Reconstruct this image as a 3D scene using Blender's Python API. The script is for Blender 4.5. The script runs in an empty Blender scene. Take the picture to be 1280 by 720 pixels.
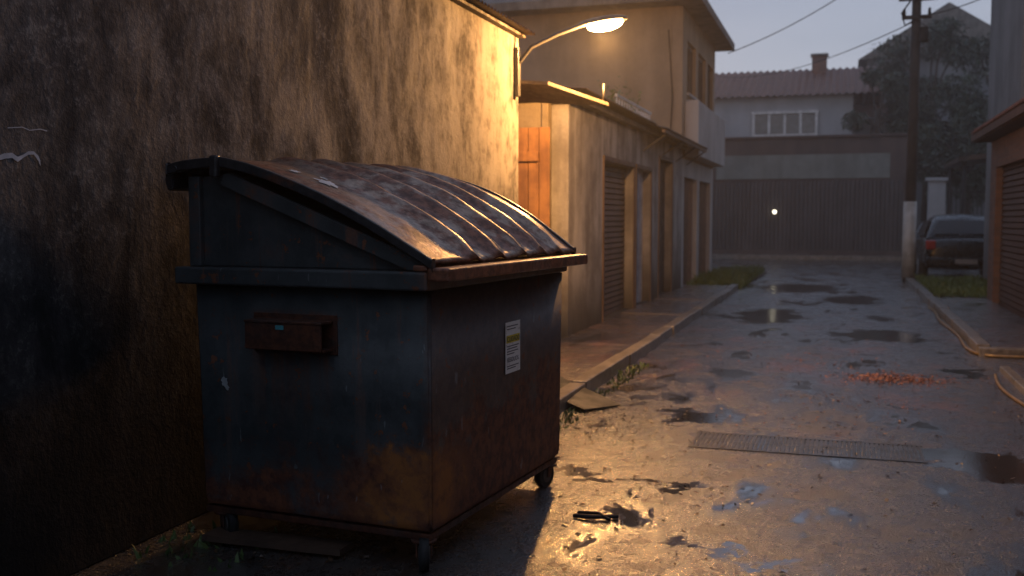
import bpy, bmesh, math, random
from mathutils import Vector, Matrix, noise
random.seed(7)
S=bpy.context.scene
S.view_settings.view_transform='Standard'; S.view_settings.look='None'; S.view_settings.exposure=0
COL=S.collection
# ---------------------------------------------------------------- helpers
def nd(nt,t,props=None,ins=None):
    n=nt.nodes.new(t)
    for k,v in (props or {}).items(): setattr(n,k,v)
    for k,v in (ins or {}).items():
        s=n.inputs[k]
        if isinstance(v,bpy.types.NodeSocket): nt.links.new(v,s)
        else: s.default_value=v
    return n
def newmat(name):
    m=bpy.data.materials.new(name); m.use_nodes=True; nt=m.node_tree
    return m,nt,nt.nodes['Principled BSDF']
def math_(nt,op,a,b=0.0,c=None,clamp=False):
    i={0:a,1:b}
    if c is not None:i[2]=c
    return nd(nt,'ShaderNodeMath',{'operation':op,'use_clamp':clamp},i).outputs[0]
def mapr(nt,v,a,b,c=0.0,d=1.0,smooth=True):
    return nd(nt,'ShaderNodeMapRange',{'interpolation_type':'SMOOTHSTEP' if smooth else 'LINEAR'},{0:v,1:a,2:b,3:c,4:d}).outputs[0]
def mix(nt,f,a,b,bt='MIX'):
    n=nt.nodes.new('ShaderNodeMix'); n.data_type='RGBA'; n.blend_type=bt
    for s,v in ((n.inputs[0],f),(n.inputs[6],a),(n.inputs[7],b)):
        if isinstance(v,bpy.types.NodeSocket): nt.links.new(v,s)
        else: s.default_value=(v if not isinstance(v,tuple) else (*v,1) if len(v)==3 else v)
    return n.outputs[2]
def noi(nt,vec,scale,detail=4,rough=.6,stretch=None,dist=0.0):
    detail=min(detail,5)
    if stretch is not None:
        vec=nd(nt,'ShaderNodeMapping',None,{'Vector':vec,'Scale':stretch}).outputs[0]
    return nd(nt,'ShaderNodeTexNoise',None,{'Vector':vec,'Scale':scale,'Detail':detail,'Roughness':rough,'Distortion':dist}).outputs[0]
def bump(nt,b,h,strength,dist=.02):
    n=nd(nt,'ShaderNodeBump',None,{'Strength':strength,'Distance':dist,'Height':h})
    nt.links.new(n.outputs[0],b.inputs['Normal']); return n
def surf(name,c1,c2,scale=2.0,streak=True,bs=.4,bd=.01,rough=.8,damp=None,dampc=(.02,.018,.016),metal=0.0,fine=40,spec=.5):
    m,nt,b=newmat(name)
    co=nd(nt,'ShaderNodeTexCoord').outputs['Object']
    n1=noi(nt,co,scale,5,.65)
    n2=noi(nt,co,scale*1.6,4,.6,(1,1,.12)) if streak else noi(nt,co,scale*4,4,.6)
    f=mapr(nt,math_(nt,'ADD',math_(nt,'MULTIPLY',n1,.5),math_(nt,'MULTIPLY',n2,.5)),.38,.62)
    col=mix(nt,f,c1,c2)
    n3=noi(nt,co,fine,3,.6)
    col=mix(nt,.5,col,mix(nt,n3,(.35,.35,.35),(1,1,1)),'MULTIPLY')
    if damp:
        z=nd(nt,'ShaderNodeSeparateXYZ',None,{0:co}).outputs[2]
        z=math_(nt,'ADD',z,math_(nt,'MULTIPLY',math_(nt,'SUBTRACT',n2,.5),1.2))
        col=mix(nt,mapr(nt,z,damp[0],damp[1],1.0,0.0),col,dampc)
    nt.links.new(col,b.inputs['Base Color'])
    b.inputs['Roughness'].default_value=rough; b.inputs['Metallic'].default_value=metal
    b.inputs['Specular IOR Level'].default_value=spec
    bump(nt,b,n3,bs,bd)
    return m
def plain(name,c,rough=.5,metal=0.0,var=.35):
    m,nt,b=newmat(name)
    co=nd(nt,'ShaderNodeTexCoord').outputs['Object']
    n=noi(nt,co,6,4,.65)
    nt.links.new(mix(nt,mapr(nt,n,.35,.65),c,tuple(x*(1-var) for x in c)),b.inputs['Base Color'])
    nt.links.new(mapr(nt,n,.3,.7,rough*.8,min(1,rough*1.2)),b.inputs['Roughness'])
    b.inputs['Metallic'].default_value=metal
    return m
def root(name,loc=(0,0,0),rz=0):
    e=bpy.data.objects.new(name,None); e.location=loc; e.rotation_euler=(0,0,rz); e.empty_display_size=.2
    COL.objects.link(e); return e
def obj(name,me,mat=None,parent=None,local=False):
    o=bpy.data.objects.new(name,me); COL.objects.link(o)
    if mat: me.materials.append(mat)
    if parent:
        o.parent=parent
        if not local: o.matrix_parent_inverse=Matrix.Translation(-Vector(parent.location))
    return o
def mesh(name,v,f,mat=None,parent=None,local=False,smooth=False):
    me=bpy.data.meshes.new(name); me.from_pydata(v,[],f); me.update()
    if smooth: me.polygons.foreach_set('use_smooth',[True]*len(me.polygons))
    return obj(name,me,mat,parent,local)
def box(name,x0,x1,y0,y1,z0,z1,mat,parent=None,bev=0.0,local=False,seg=2):
    bm=bmesh.new(); bmesh.ops.create_cube(bm,size=1)
    for v in bm.verts: v.co=Vector(((x0+x1)/2+v.co.x*(x1-x0),(y0+y1)/2+v.co.y*(y1-y0),(z0+z1)/2+v.co.z*(z1-z0)))
    if bev: bmesh.ops.bevel(bm,geom=bm.edges[:],offset=bev,segments=seg,affect='EDGES',profile=.5)
    me=bpy.data.meshes.new(name); bm.to_mesh(me); bm.free()
    return obj(name,me,mat,parent,local)
def prism(name,pts,y0,y1,mat,parent=None,local=False,bev=0.0):
    bm=bmesh.new()
    a=[bm.verts.new((x,y0,z)) for x,z in pts]; b=[bm.verts.new((x,y1,z)) for x,z in pts]
    bm.faces.new(a); bm.faces.new(b[::-1]); n=len(pts)
    for i in range(n): bm.faces.new((a[i],b[i],b[(i+1)%n],a[(i+1)%n]))
    bmesh.ops.recalc_face_normals(bm,faces=bm.faces[:])
    if bev: bmesh.ops.bevel(bm,geom=bm.edges[:],offset=bev,segments=2,affect='EDGES')
    me=bpy.data.meshes.new(name); bm.to_mesh(me); bm.free()
    return obj(name,me,mat,parent,local)
def cyl(name,p0,p1,r0,r1,mat,parent=None,local=False,seg=20):
    p0=Vector(p0);p1=Vector(p1);d=p1-p0
    bm=bmesh.new(); bmesh.ops.create_cone(bm,cap_ends=True,segments=seg,radius1=r0,radius2=r1,depth=d.length)
    M=Matrix.Translation((p0+p1)/2)@d.to_track_quat('Z','Y').to_matrix().to_4x4()
    bmesh.ops.transform(bm,matrix=M,verts=bm.verts)
    for f in bm.faces: f.smooth=len(f.verts)==4
    me=bpy.data.meshes.new(name); bm.to_mesh(me); bm.free()
    return obj(name,me,mat,parent,local)
def tube(name,pts,r,mat,parent=None,local=False,cyclic=False):
    cu=bpy.data.curves.new(name,'CURVE'); cu.dimensions='3D'; cu.bevel_depth=r; cu.bevel_resolution=3
    sp=cu.splines.new('POLY'); sp.points.add(len(pts)-1)
    for p,q in zip(sp.points,pts): p.co=(*q,1)
    sp.use_cyclic_u=cyclic
    cu.materials.append(mat)
    o=bpy.data.objects.new(name,cu); COL.objects.link(o)
    if parent:
        o.parent=parent
        if not local: o.matrix_parent_inverse=Matrix.Translation(-Vector(parent.location))
    return o
def corr(name,o,u,v,n,ul,vl,period,amp,mat,parent=None,local=False,shape='sin'):
    o=Vector(o);u=Vector(u);v=Vector(v);n=Vector(n)
    V=[];F=[]; cnt=int(vl/period)
    prof=[]
    if shape=='sin':
        for i in range(cnt*6+1): prof.append((i*period/6, amp*.5*math.sin(i*math.pi/3)))
    else:
        for i in range(cnt):
            a=i*period
            prof+= [(a,0),(a+period*.12,amp),(a+period*.85,amp*.55),(a+period*.97,0)]
    for t,h in prof:
        for k in (0,1): V.append(tuple(o+u*ul*k+v*t+n*h))
    for i in range(len(prof)-1): F.append((2*i,2*i+1,2*i+3,2*i+2))
    return mesh(name,V,F,mat,parent,local,smooth=(shape=='sin'))
def wall_y(name,xf,th,sgn,y0,y1,z0,z1,ops,mat,parent):
    xa,xb=(xf-th,xf) if sgn>0 else (xf,xf+th)
    bm=bmesh.new()
    def bx(ya,yb,za,zb_):
        if yb-ya<1e-4 or zb_-za<1e-4:return
        r=bmesh.ops.create_cube(bm,size=1)
        for v in r['verts']: v.co=Vector(((xa+xb)/2+v.co.x*(xb-xa),(ya+yb)/2+v.co.y*(yb-ya),(za+zb_)/2+v.co.z*(zb_-za)))
    c=y0
    for a,b,zb,zt in sorted(ops):
        bx(c,a,z0,z1); bx(a,b,z0,zb); bx(a,b,zt,z1); c=b
    bx(c,y1,z0,z1)
    me=bpy.data.meshes.new(name); bm.to_mesh(me); bm.free()
    return obj(name,me,mat,parent)

# ---------------------------------------------------------------- materials
def bigwall_mat():
    m,nt,b=newmat('old_plaster')
    co=nd(nt,'ShaderNodeTexCoord').outputs['Object']
    big=noi(nt,co,.7,4,.6); st=noi(nt,co,2.6,5,.72,(1,1,.38),.4); st2=noi(nt,co,9,4,.65,(1,1,.12)); fine=noi(nt,co,38,3,.7); mid=noi(nt,co,6,5,.74)
    f=math_(nt,'ADD',math_(nt,'MULTIPLY',st,.5),math_(nt,'MULTIPLY',mid,.5))
    sep=nd(nt,'ShaderNodeSeparateXYZ',None,{0:co})
    # lamp glow put into the plaster colour, paler towards the alley end
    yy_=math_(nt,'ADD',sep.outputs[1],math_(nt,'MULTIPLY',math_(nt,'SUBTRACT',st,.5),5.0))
    glow=mapr(nt,yy_,5.0,9.0)
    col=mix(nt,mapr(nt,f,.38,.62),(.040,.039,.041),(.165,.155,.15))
    col=mix(nt,math_(nt,'MULTIPLY',glow,.8),col,mix(nt,mapr(nt,f,.36,.56),(.12,.10,.08),(.38,.34,.28)))
    col=mix(nt,math_(nt,'MULTIPLY',mapr(nt,big,.35,.7,.0,.75),math_(nt,'SUBTRACT',1.0,math_(nt,'MULTIPLY',glow,.6))),col,(.050,.049,.052))
    col=mix(nt,mapr(nt,st2,.58,.76,0.,.6),col,(.024,.023,.024))
    pale=mapr(nt,math_(nt,'MULTIPLY',mid,fine),.28,.37)
    col=mix(nt,math_(nt,'MULTIPLY',pale,.5),col,(.27,.255,.24))
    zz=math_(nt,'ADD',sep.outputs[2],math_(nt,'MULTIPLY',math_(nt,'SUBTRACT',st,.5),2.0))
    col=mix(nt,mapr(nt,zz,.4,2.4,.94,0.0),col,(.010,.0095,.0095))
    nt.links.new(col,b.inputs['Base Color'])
    nt.links.new(mapr(nt,st,.3,.7,1.0,.7),b.inputs['Roughness'])
    b.inputs['Specular IOR Level'].default_value=.12
    h=math_(nt,'ADD',math_(nt,'MULTIPLY',mid,1.5),math_(nt,'MULTIPLY',fine,.6))
    bump(nt,b,h,.75,.008)
    return m
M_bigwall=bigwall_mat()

PUD=[(-1.15,8.25,.2,.32),(-.98,6.16,.2,.10),(-1.42,6.15,.16,.12),(.70,7.3,.16,.24),(.49,8.2,.06,.05),(.5,9.05,.07,.07),
(.52,14.7,.6,.7),(-1.1,17.2,.5,1.3),(-.63,4.86,.24,.05),(1.05,7.1,.25,.45),(-.9,24.2,.8,1.3),(1.3,11.4,.2,.3),
(-1.0,10.6,.25,.35),(.2,21,.5,1.0)]
def wet_ground(name,pud,c1,c2,red=True,joints=()):
    m,nt,b=newmat(name)
    co=nd(nt,'ShaderNodeTexCoord').outputs['Object']
    wob=nd(nt,'ShaderNodeTexNoise',None,{'Vector':co,'Scale':1.8,'Detail':5.0,'Roughness':.72}).outputs[1]
    mid=noi(nt,co,3.2,5,.72); fine=noi(nt,co,60,3,.75); grit=nd(nt,'ShaderNodeTexVoronoi',None,{'Vector':co,'Scale':95.0}).outputs[0]
    streak=noi(nt,co,1.5,5,.66,(1.0,.45,1),.3)
    wv=nd(nt,'ShaderNodeVectorMath',{'operation':'MULTIPLY_ADD'},{0:wob,1:(1.5,1.9,0),2:co}).outputs[0]
    sx=nd(nt,'ShaderNodeSeparateXYZ',None,{0:wv})
    X,Y=sx.outputs[0],sx.outputs[1]
    P=None
    for (px,py,rx,ry) in pud:
        dx=math_(nt,'MULTIPLY',math_(nt,'SUBTRACT',X,px+.75),1/rx); dy=math_(nt,'MULTIPLY',math_(nt,'SUBTRACT',Y,py+.95),1/ry)
        d=math_(nt,'ADD',math_(nt,'MULTIPLY',dx,dx),math_(nt,'MULTIPLY',dy,dy))
        P=d if P is None else math_(nt,'MINIMUM',P,d)
    if P is None: puddle=mapr(nt,streak,.56,.68)
    else:
        puddle=math_(nt,'MAXIMUM',mapr(nt,P,.5,1.9,1.0,0.0),mapr(nt,streak,.51,.65))
    wet=mapr(nt,math_(nt,'ADD',math_(nt,'MULTIPLY',streak,.5),math_(nt,'MULTIPLY',mid,.5)),.36,.52)
    col=mix(nt,mapr(nt,mid,.25,.75),c1,c2)
    if red:
        rm=mapr(nt,noi(nt,co,1.2,5,.75,(1,.5,1)),.48,.66)
        col=mix(nt,math_(nt,'MULTIPLY',rm,.7),col,(.15,.062,.037))
    col=mix(nt,.8,col,mix(nt,fine,(.08,.08,.08),(1.3,1.3,1.3)),'MULTIPLY')
    dirt=mapr(nt,noi(nt,co,6.5,5,.78),.55,.63)
    col=mix(nt,math_(nt,'MULTIPLY',dirt,.85),col,(.012,.010,.008))
    if joints:
        sc=nd(nt,'ShaderNodeSeparateXYZ',None,{0:co}); J=None
        for jy in joints:
            q=math_(nt,'ABSOLUTE',math_(nt,'SUBTRACT',math_(nt,'ADD',sc.outputs[1],math_(nt,'MULTIPLY',mid,.08)),jy+.04))
            q=mapr(nt,q,.006,.02,1.0,0.0); J=q if J is None else math_(nt,'MAXIMUM',J,q)
        col=mix(nt,math_(nt,'MULTIPLY',J,.8),col,(.01,.009,.008))
    col=mix(nt,math_(nt,'MULTIPLY',puddle,.75),col,(.014,.014,.014))
    nt.links.new(col,b.inputs['Base Color'])
    r=math_(nt,'ADD',mapr(nt,wet,0,1,.38,.26),math_(nt,'MULTIPLY',math_(nt,'SUBTRACT',fine,.5),.25))
    r=math_(nt,'ADD',math_(nt,'MULTIPLY',r,math_(nt,'SUBTRACT',1.0,puddle)),math_(nt,'MULTIPLY',puddle,.06))
    r=math_(nt,'MAXIMUM',math_(nt,'ADD',r,math_(nt,'MULTIPLY',dirt,.12)),.03)
    nt.links.new(r,b.inputs['Roughness'])
    b.inputs['Specular IOR Level'].default_value=.9
    nt.links.new(mapr(nt,math_(nt,'MAXIMUM',wet,puddle),0,1,.25,1.0),b.inputs['Coat Weight'])
    nt.links.new(mapr(nt,puddle,0,1,.15,.05),b.inputs['Coat Roughness'])
    b.inputs['Coat IOR'].default_value=1.45
    h=math_(nt,'ADD',math_(nt,'MULTIPLY',mid,1.6),math_(nt,'ADD',math_(nt,'MULTIPLY',fine,1.0),math_(nt,'MULTIPLY',grit,.5)))
    bm_=bump(nt,b,h,.6,.012)
    nt.links.new(mapr(nt,puddle,0,1,.75,.06),bm_.inputs['Strength'])
    b2=nd(nt,'ShaderNodeBump',None,{'Strength':mapr(nt,puddle,0,1,.6,.05),'Distance':.007,'Height':h})
    nt.links.new(b2.outputs[0],b.inputs['Coat Normal'])
    return m
M_alley=wet_ground('wet_concrete',PUD,(.090,.078,.070),(.042,.038,.036),True,(9.9,13.4,5.2,17.5))
M_walk=wet_ground('wet_pavement',[],(.14,.10,.072),(.055,.044,.037),True)
M_asph=wet_ground('wet_asphalt',[],(.06,.06,.062),(.04,.04,.042),False)
M_kerb=surf('kerb_stone',(.24,.215,.19),(.11,.095,.08),3,False,.5,.01,.3)
M_earth=surf('earth',(.05,.045,.03),(.03,.028,.02),2,False,.5,.02,.9)

# ---------------------------------------------------------------- ground
mesh('ground',[(-150,-60,-.004),(150,-60,-.004),(150,240,-.004),(-150,240,-.004)],[(0,1,2,3)],M_earth)
mesh('alley_road',[(-3.3,-8,0),(3.6,-8,0),(3.6,31,0),(-3.3,31,0)],[(0,1,2,3)],M_alley)
mesh('cross_road',[(-60,31,.0),(60,31,.0),(60,40.9,.0),(-60,40.9,.0)],[(0,1,2,3)],M_asph)
box('far_pavement',-60,60,41.05,42.4,-.1,.14,M_walk)
box('far_kerb',-60,60,40.9,41.047,-.1,.145,M_kerb,bev=.015)
rp=root('pavement',(-2.7,14,0))
yy=6.9; k=0
while yy<23.2:
    L=random.uniform(1.3,2.0); y2=min(yy+L,23.2)
    box('slab_%d'%k,-3.3,-2.30,yy+.006,y2-.006,-.1,.10+random.uniform(-.008,.008),M_walk,rp,.008)
    yy=y2;k+=1
rk=root('kerb',(-2.2,14,0)); yy=6.9;k=0
while yy<23.2:
    y2=min(yy+1.0,23.2)
    j=random.uniform(-.012,.012)
    box('stone_%d'%k,-2.297+j,-2.15+j,yy+.005,y2-.005,-.1,.125+random.uniform(-.01,.008),M_kerb,rk,.012); yy=y2;k+=1
M_plate=plain('plate_metal',(.015,.015,.015),.7,.0)
mesh('driveway_plate',[(-2.6,8.5,.15),(-1.98,8.1,.03),(-1.75,8.5,.012),(-2.5,9.1,.15),(-2.6,8.5,.142),(-1.98,8.1,.022),(-1.75,8.5,.004),(-2.5,9.1,.142)],[(0,1,2,3),(7,6,5,4),(0,4,5,1),(1,5,6,2),(2,6,7,3),(3,7,4,0)],M_plate)
rp2=root('pavement',(2.0,20,0)); yy=13.0;k=0
while yy<28:
    y2=min(yy+1.8,28); box('slab_%d'%k,1.70,2.62,yy+.006,y2-.006,-.1,.10,M_walk,rp2,.008); yy=y2;k+=1
rk2=root('kerb',(1.6,20,0)); yy=13.0;k=0
while yy<29:
    j=random.uniform(-.012,.012)
    box('stone_%d'%k,1.55+j,1.697+j,yy+.005,yy+.995,-.1,.125+random.uniform(-.01,.006),M_kerb,rk2,.012); yy+=1;k+=1
box('kerb_return',1.55,3.4,12.84,12.99,-.1,.10,M_kerb,rk2,.012)
rk3=root('kerb',(1.6,9,0)); yy=2.0;k=0
while yy<11.6:
    box('stone_%d'%k,1.60,1.70,yy+.005,yy+.96,-.1,.06,M_kerb,rk3,.012); yy+=.965;k+=1
rp3=root('pavement',(2.2,6,0)); box('slab',1.705,3.0,-8,11.6,-.1,.045,M_walk,rp3,.01)
M_hose=plain('yellow_hose',(.22,.14,.05),.35)
tube('hose_pipe',[(1.50+.05*math.sin(i*.5),8.0+i*.25,.018) for i in range(14)],.014,M_hose)
tube('hose_pipe',[(1.50+.025*math.sin(i*.7),19.5-i*.4,.02) for i in range(16)]+[(1.50,13.2,.02),(1.54,12.95,.02),(1.66,12.79,.02),(1.9,12.76,.02),(2.3,12.78,.02),(3.3,12.75,.02)],.017,M_hose)

# drain grate
rg=root('drain_grate',(-.2,7.36,0))
M_gr=plain('grate_iron',(.10,.095,.09),.38,.5)
box('frame_front',-.99,.57,7.10,7.13,-.02,.006,M_gr,rg); box('frame_back',-.99,.57,7.60,7.63,-.02,.006,M_gr,rg)
V=[];F=[]
x=-.98
while x<.56:
    for (a,b_) in ((7.133,7.36),(7.37,7.597)):
        i=len(V); w=.019
        V+=[(x,a,.001),(x+w,a,.001),(x+w,b_,.001),(x,b_,.001),(x,a,.005),(x+w,a,.005),(x+w,b_,.005),(x,b_,.005)]
        F+=[(i+4,i+5,i+6,i+7),(i,i+1,i+5,i+4),(i+1,i+2,i+6,i+5),(i+2,i+3,i+7,i+6),(i+3,i,i+4,i+7)]
    x+=.031
mesh('bars',V,F,M_gr,rg)

# ---------------------------------------------------------------- big left wall
rw=root('plaster_wall',(-3.25,3,0))
WX=-3.25
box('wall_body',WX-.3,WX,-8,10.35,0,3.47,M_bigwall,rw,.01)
M_tin=surf('rusty_tin',(.10,.07,.05),(.05,.035,.03),4,False,.3,.01,.45,None,metal=.4)
corr('roof_sheet',(WX-1.2,-8,3.62),(1.36,0,-.10),(0,1,0),(0,0,1),1,18.5,.09,.03,M_tin,rw)
box('roof_batten',WX-.1,WX+.06,-8,10.4,3.475,3.50,plain('old_wood',(.06,.04,.025),.8),rw)
M_chalk=plain('chalk',(.55,.60,.68),.8)
def ribbon(name,pts,w,parent):
    V=[];F=[]
    for i,(y,z) in enumerate(pts):
        ww=w*(.5+random.random())
        V+=[(WX+.004,y,z-ww),(WX+.004,y,z+ww)]
        if i: F.append((2*i-2,2*i-1,2*i+1,2*i))
    return mesh(name,V,F,M_chalk,parent)
ribbon('chalk_mark',[(3.20,1.83),(3.25,1.84),(3.31,1.835),(3.36,1.85),(3.40,1.855),(3.43,1.84),(3.46,1.855),(3.49,1.87),(3.52,1.872),(3.545,1.85),(3.555,1.83)],.008,rw)
ribbon('chalk_mark_small',[(3.38,1.965),(3.46,1.975),(3.50,1.965),(3.56,1.975),(3.60,1.97)],.0022,rw)
# ---------------------------------------------------------------- wall street lamp
M_pipe=plain('galv_pipe',(.12,.115,.11),.45,.6)
M_lamp,nt,b=newmat('lamp_glass'); b.inputs['Emission Color'].default_value=(1,.62,.24,1); b.inputs['Emission Strength'].default_value=160
LX,LY,LZ=-2.42,10.62,3.56
rl=root('street_lamp',(WX,10.3,3.4))
box('bracket',WX+.003,WX+.05,10.18,10.26,2.85,3.35,M_pipe,rl,.006)
tube('arm',[(WX+.05,10.22,3.2),(WX+.16,10.28,3.36),(WX+.4,10.42,3.50),(LX-.14,10.54,LZ+.06)],.022,M_pipe,rl)
bm=bmesh.new(); bmesh.ops.create_uvsphere(bm,u_segments=28,v_segments=14,radius=1)
for v in bm.verts:
    v.co.z=max(v.co.z,-.15)
    v.co=Vector((v.co.x*.27,v.co.y*.12*(1+.25*v.co.x),v.co.z*.06))
bmesh.ops.rotate(bm,cent=(0,0,0),matrix=Matrix.Rotation(math.radians(12),3,'Z')@Matrix.Rotation(math.radians(-8),3,'Y'),verts=bm.verts)
bmesh.ops.translate(bm,vec=(LX,LY,LZ+.075),verts=bm.verts)
for f in bm.faces:f.smooth=True
me=bpy.data.meshes.new('head'); bm.to_mesh(me); bm.free(); obj('head',me,M_pipe,rl)
bm=bmesh.new(); bmesh.ops.create_uvsphere(bm,u_segments=16,v_segments=8,radius=1)
for v in bm.verts: v.co=Vector((v.co.x*.19+LX+.03,v.co.y*.09+LY,v.co.z*.065+LZ+.05+v.co.x*.02))
for f in bm.faces:f.smooth=True
me=bpy.data.meshes.new('lens'); bm.to_mesh(me); bm.free(); obj('lens',me,M_lamp,rl)
ld=bpy.data.lights.new('bulb','POINT'); ld.energy=760; ld.color=(1,.47,.14); ld.shadow_soft_size=.07
lo=bpy.data.objects.new('bulb',ld); lo.location=(LX+.03,LY,LZ-.12); COL.objects.link(lo); lo.parent=rl; lo.matrix_parent_inverse=Matrix.Translation(-Vector(rl.location))

# canopy over the gate
rc=root('entrance_canopy',(-3.2,11,2.9))
M_can=surf('canopy_paint',(.24,.19,.14),(.14,.11,.08),4,False,.2,.005,.6)
V=[(-4.2,10.42,3.12),(-2.95,10.42,3.02),(-2.42,10.95,2.84),(-4.2,11.05,2.98)]
V2=[(x,y,z-.035) for x,y,z in V]
mesh('slab',V+V2,[(0,1,2,3),(7,6,5,4),(0,4,5,1),(1,5,6,2),(2,6,7,3),(3,7,4,0)],M_can,rc)
cyl('stay',(-2.47,10.92,2.84),(-2.47,10.92,3.04),.012,.012,M_pipe,rc)
rgt=root('wooden_gate',(-3.9,12.3,0))
M_wood=surf('gate_wood',(.40,.19,.06),(.20,.09,.03),5,True,.5,.008,.6,(.0,.7),(.04,.02,.01))
x=-5.0;k=0
while x<-3.60:
    box('plank_%d'%k,x+.004,x+.136,12.30+random.uniform(0,.006),12.335,.04,2.72,M_wood,rgt,.004); x+=.14;k+=1
box('rail_top',-5.0,-3.6,12.27,12.295,2.3,2.42,M_wood,rgt,.004); box('rail_low',-5.0,-3.6,12.27,12.295,.5,.62,M_wood,rgt,.004)

# ---------------------------------------------------------------- small garage building
M_pl=surf('pale_plaster',(.42,.40,.375),(.18,.165,.155),1.5,True,.4,.01,.85,(-.1,1.2),(.045,.04,.036),0.0,40,.2)
M_pl2=surf('lamplit_plaster',(.30,.24,.15),(.16,.12,.07),2,True,.4,.01,.85,(-.2,.7),(.05,.04,.03),0.0,40,.2)  # end wall plaster with the lamp's yellow light put into its colour
M_shut=surf('brown_shutter',(.12,.072,.05),(.07,.042,.03),3,True,.2,.005,.55)
M_dark=plain('dark_interior',(.012,.011,.011),.8)
M_white=plain('white_paint',(.6,.6,.6),.5)
rs=root('garage_building',(-3.3,17,0))
FX=-3.27
wall_y('street_wall',FX,.22,1,12.5,22.1,0,3.05,[(14.5,16.7,.1,2.42),(16.95,18.3,.1,2.42),(19.2,20.7,.1,2.7)],M_pl,rs)
box('end_pier',-3.58,FX-.225,12.35,12.62,0,3.05,M_pl2,rs,.01)
box('end_wall',-8,-3.585,12.38,12.6,0,3.03,M_pl2,rs)
corr('shutter',(FX-.16,14.46,.1),(0,1,0),(0,0,1),(1,0,0),2.28,2.36,.085,.03,M_shut,rs,shape='slat')
corr('door_panel',(FX-.15,16.9,.1),(0,0,1),(0,1,0),(1,0,0),2.35,1.44,.24,.02,plain('pale_door',(.38,.38,.4),.5),rs,shape='slat')
corr('dark_door',(FX-.15,19.15,.1),(0,0,1),(0,1,0),(1,0,0),2.65,1.6,.16,.02,plain('dark_door_paint',(.07,.045,.035),.6),rs,shape='slat')
for nm,a,b_,h in (('frame_a',14.5,16.7,2.42),('frame_b',16.95,18.3,2.42),('frame_c',19.2,20.7,2.7)):
    box(nm+'_l',FX-.1,FX+.02,a-.06,a-.002,.1,h,M_shut,rs); box(nm+'_r',FX-.1,FX+.02,b_+.002,b_+.06,.1,h,M_shut,rs)
    box(nm+'_t',FX-.1,FX+.025,a-.06,b_+.06,h+.002,h+.07,M_shut,rs)
M_conc=surf('old_concrete',(.2,.18,.16),(.1,.09,.08),3,True,.4,.01,.8)
box('roof_slab',-8,FX+.12,12.3,22.15,3.055,3.13,M_conc,rs,.01)
corr('eave_sheet',(FX-1.0,12.25,3.28),(1.28,0,-.11),(0,1,0),(0,0,1),1,5.2,.09,.025,M_tin,rs)
corr('awning_sheet',(FX-.6,17.3,3.34),(1.05,0,-.24),(0,1,0),(0,0,1),1,5.6,.12,.035,M_tin,rs)
box('awning_beam',FX+.36,FX+.42,17.3,22.9,3.03,3.085,M_shut,rs)
for y in (17.6,19.4,21.2,22.7): tube('awning_strut_%d'%int(y*10),[(FX+.0,y,2.75),(FX+.39,y,3.03)],.016,M_pipe,rs)
rr=root('roof_railing',(-3.5,18.6,3.1))
for i in range(15):
    y=17.0+i*.22; cyl('bar_%d'%i,(-3.62,y,3.13),(-3.62,y,3.62),.012,.012,M_white,rr,seg=8)
box('rail',-3.64,-3.60,16.95,20.2,3.62,3.66,M_white,rr)
def foliage(name,pts_fn,n,size,mat,parent=None,droop=0.0):
    V=[];F=[]
    for _ in range(n):
        p,s=pts_fn()
        a=Vector((random.gauss(0,1),random.gauss(0,1),random.gauss(0,.6)-droop)).normalized()
        b_=a.cross(Vector((random.gauss(0,1),random.gauss(0,1),random.gauss(0,1)))).normalized()
        L=size*s*random.uniform(.6,1.4); W=L*random.uniform(.25,.45)
        p=Vector(p); i=len(V)
        V+=[tuple(p),tuple(p+a*L*.5+b_*W*.5),tuple(p+a*L),tuple(p+a*L*.5-b_*W*.5)]
        F.append((i,i+1,i+2,i+3))
    return mesh(name,V,F,mat,parent)
def leafmat(name,c1,c2):
    m,nt,b=newmat(name)
    g=nd(nt,'ShaderNodeNewGeometry').outputs['Random Per Island']
    co=nd(nt,'ShaderNodeTexCoord').outputs['Object']
    f=math_(nt,'MULTIPLY',math_(nt,'ADD',g,mapr(nt,noi(nt,co,.9,3,.5),.35,.65)),.5)
    nt.links.new(mix(nt,f,c1,c2),b.inputs['Base Color']); b.inputs['Roughness'].default_value=.5
    return m
M_leaf=leafmat('leaves_dark',(.010,.018,.010),(.035,.055,.03))
M_leaf2=leafmat('leaves_green',(.04,.08,.02),(.12,.17,.05))
foliage('potted_plants',lambda:((-3.75+random.gauss(0,.12),18.0+random.gauss(0,.7),3.15+abs(random.gauss(0,.28))),1),900,.09,M_leaf2,rr)
M_bark=surf('bark',(.06,.045,.035),(.03,.022,.018),6,True,.6,.02,.9)

# ---------------------------------------------------------------- two storey house
rh=root('two_storey_house',(-7,25,0))
M_h=surf('tan_render',(.38,.27,.18),(.25,.18,.12),1.2,True,.25,.01,.85)
M_hw=surf('off_white_render',(.5,.47,.45),(.36,.33,.31),1.2,True,.25,.01,.8)
M_glass,nt,b=newmat('window_glass'); b.inputs['Base Color'].default_value=(.015,.017,.02,1); b.inputs['Roughness'].default_value=.08
nn=noi(nt,nd(nt,'ShaderNodeTexCoord').outputs['Object'],3,2); bump(nt,b,nn,.05,.02)
HX=-3.3
box('near_wall',-13,HX-.24,22.2,22.42,0,6.1,M_h,rh)
wall_y('street_wall_upper',HX,.235,1,22.2,28,2.92,6.1,[(22.9,24.3,4.35,5.5),(24.7,26.1,4.35,5.5),(26.45,27.6,4.35,5.5)],M_h,rh)
wall_y('street_wall_lower',HX-.02,.2,1,22.2,28,0,2.9,[(22.75,24.9,.05,2.5),(25.3,27.5,.05,2.5)],M_hw,rh)
box('balcony_parapet',HX+.003,HX+.30,22.6,27.9,2.95,4.15,M_hw,rh,.015)
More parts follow.
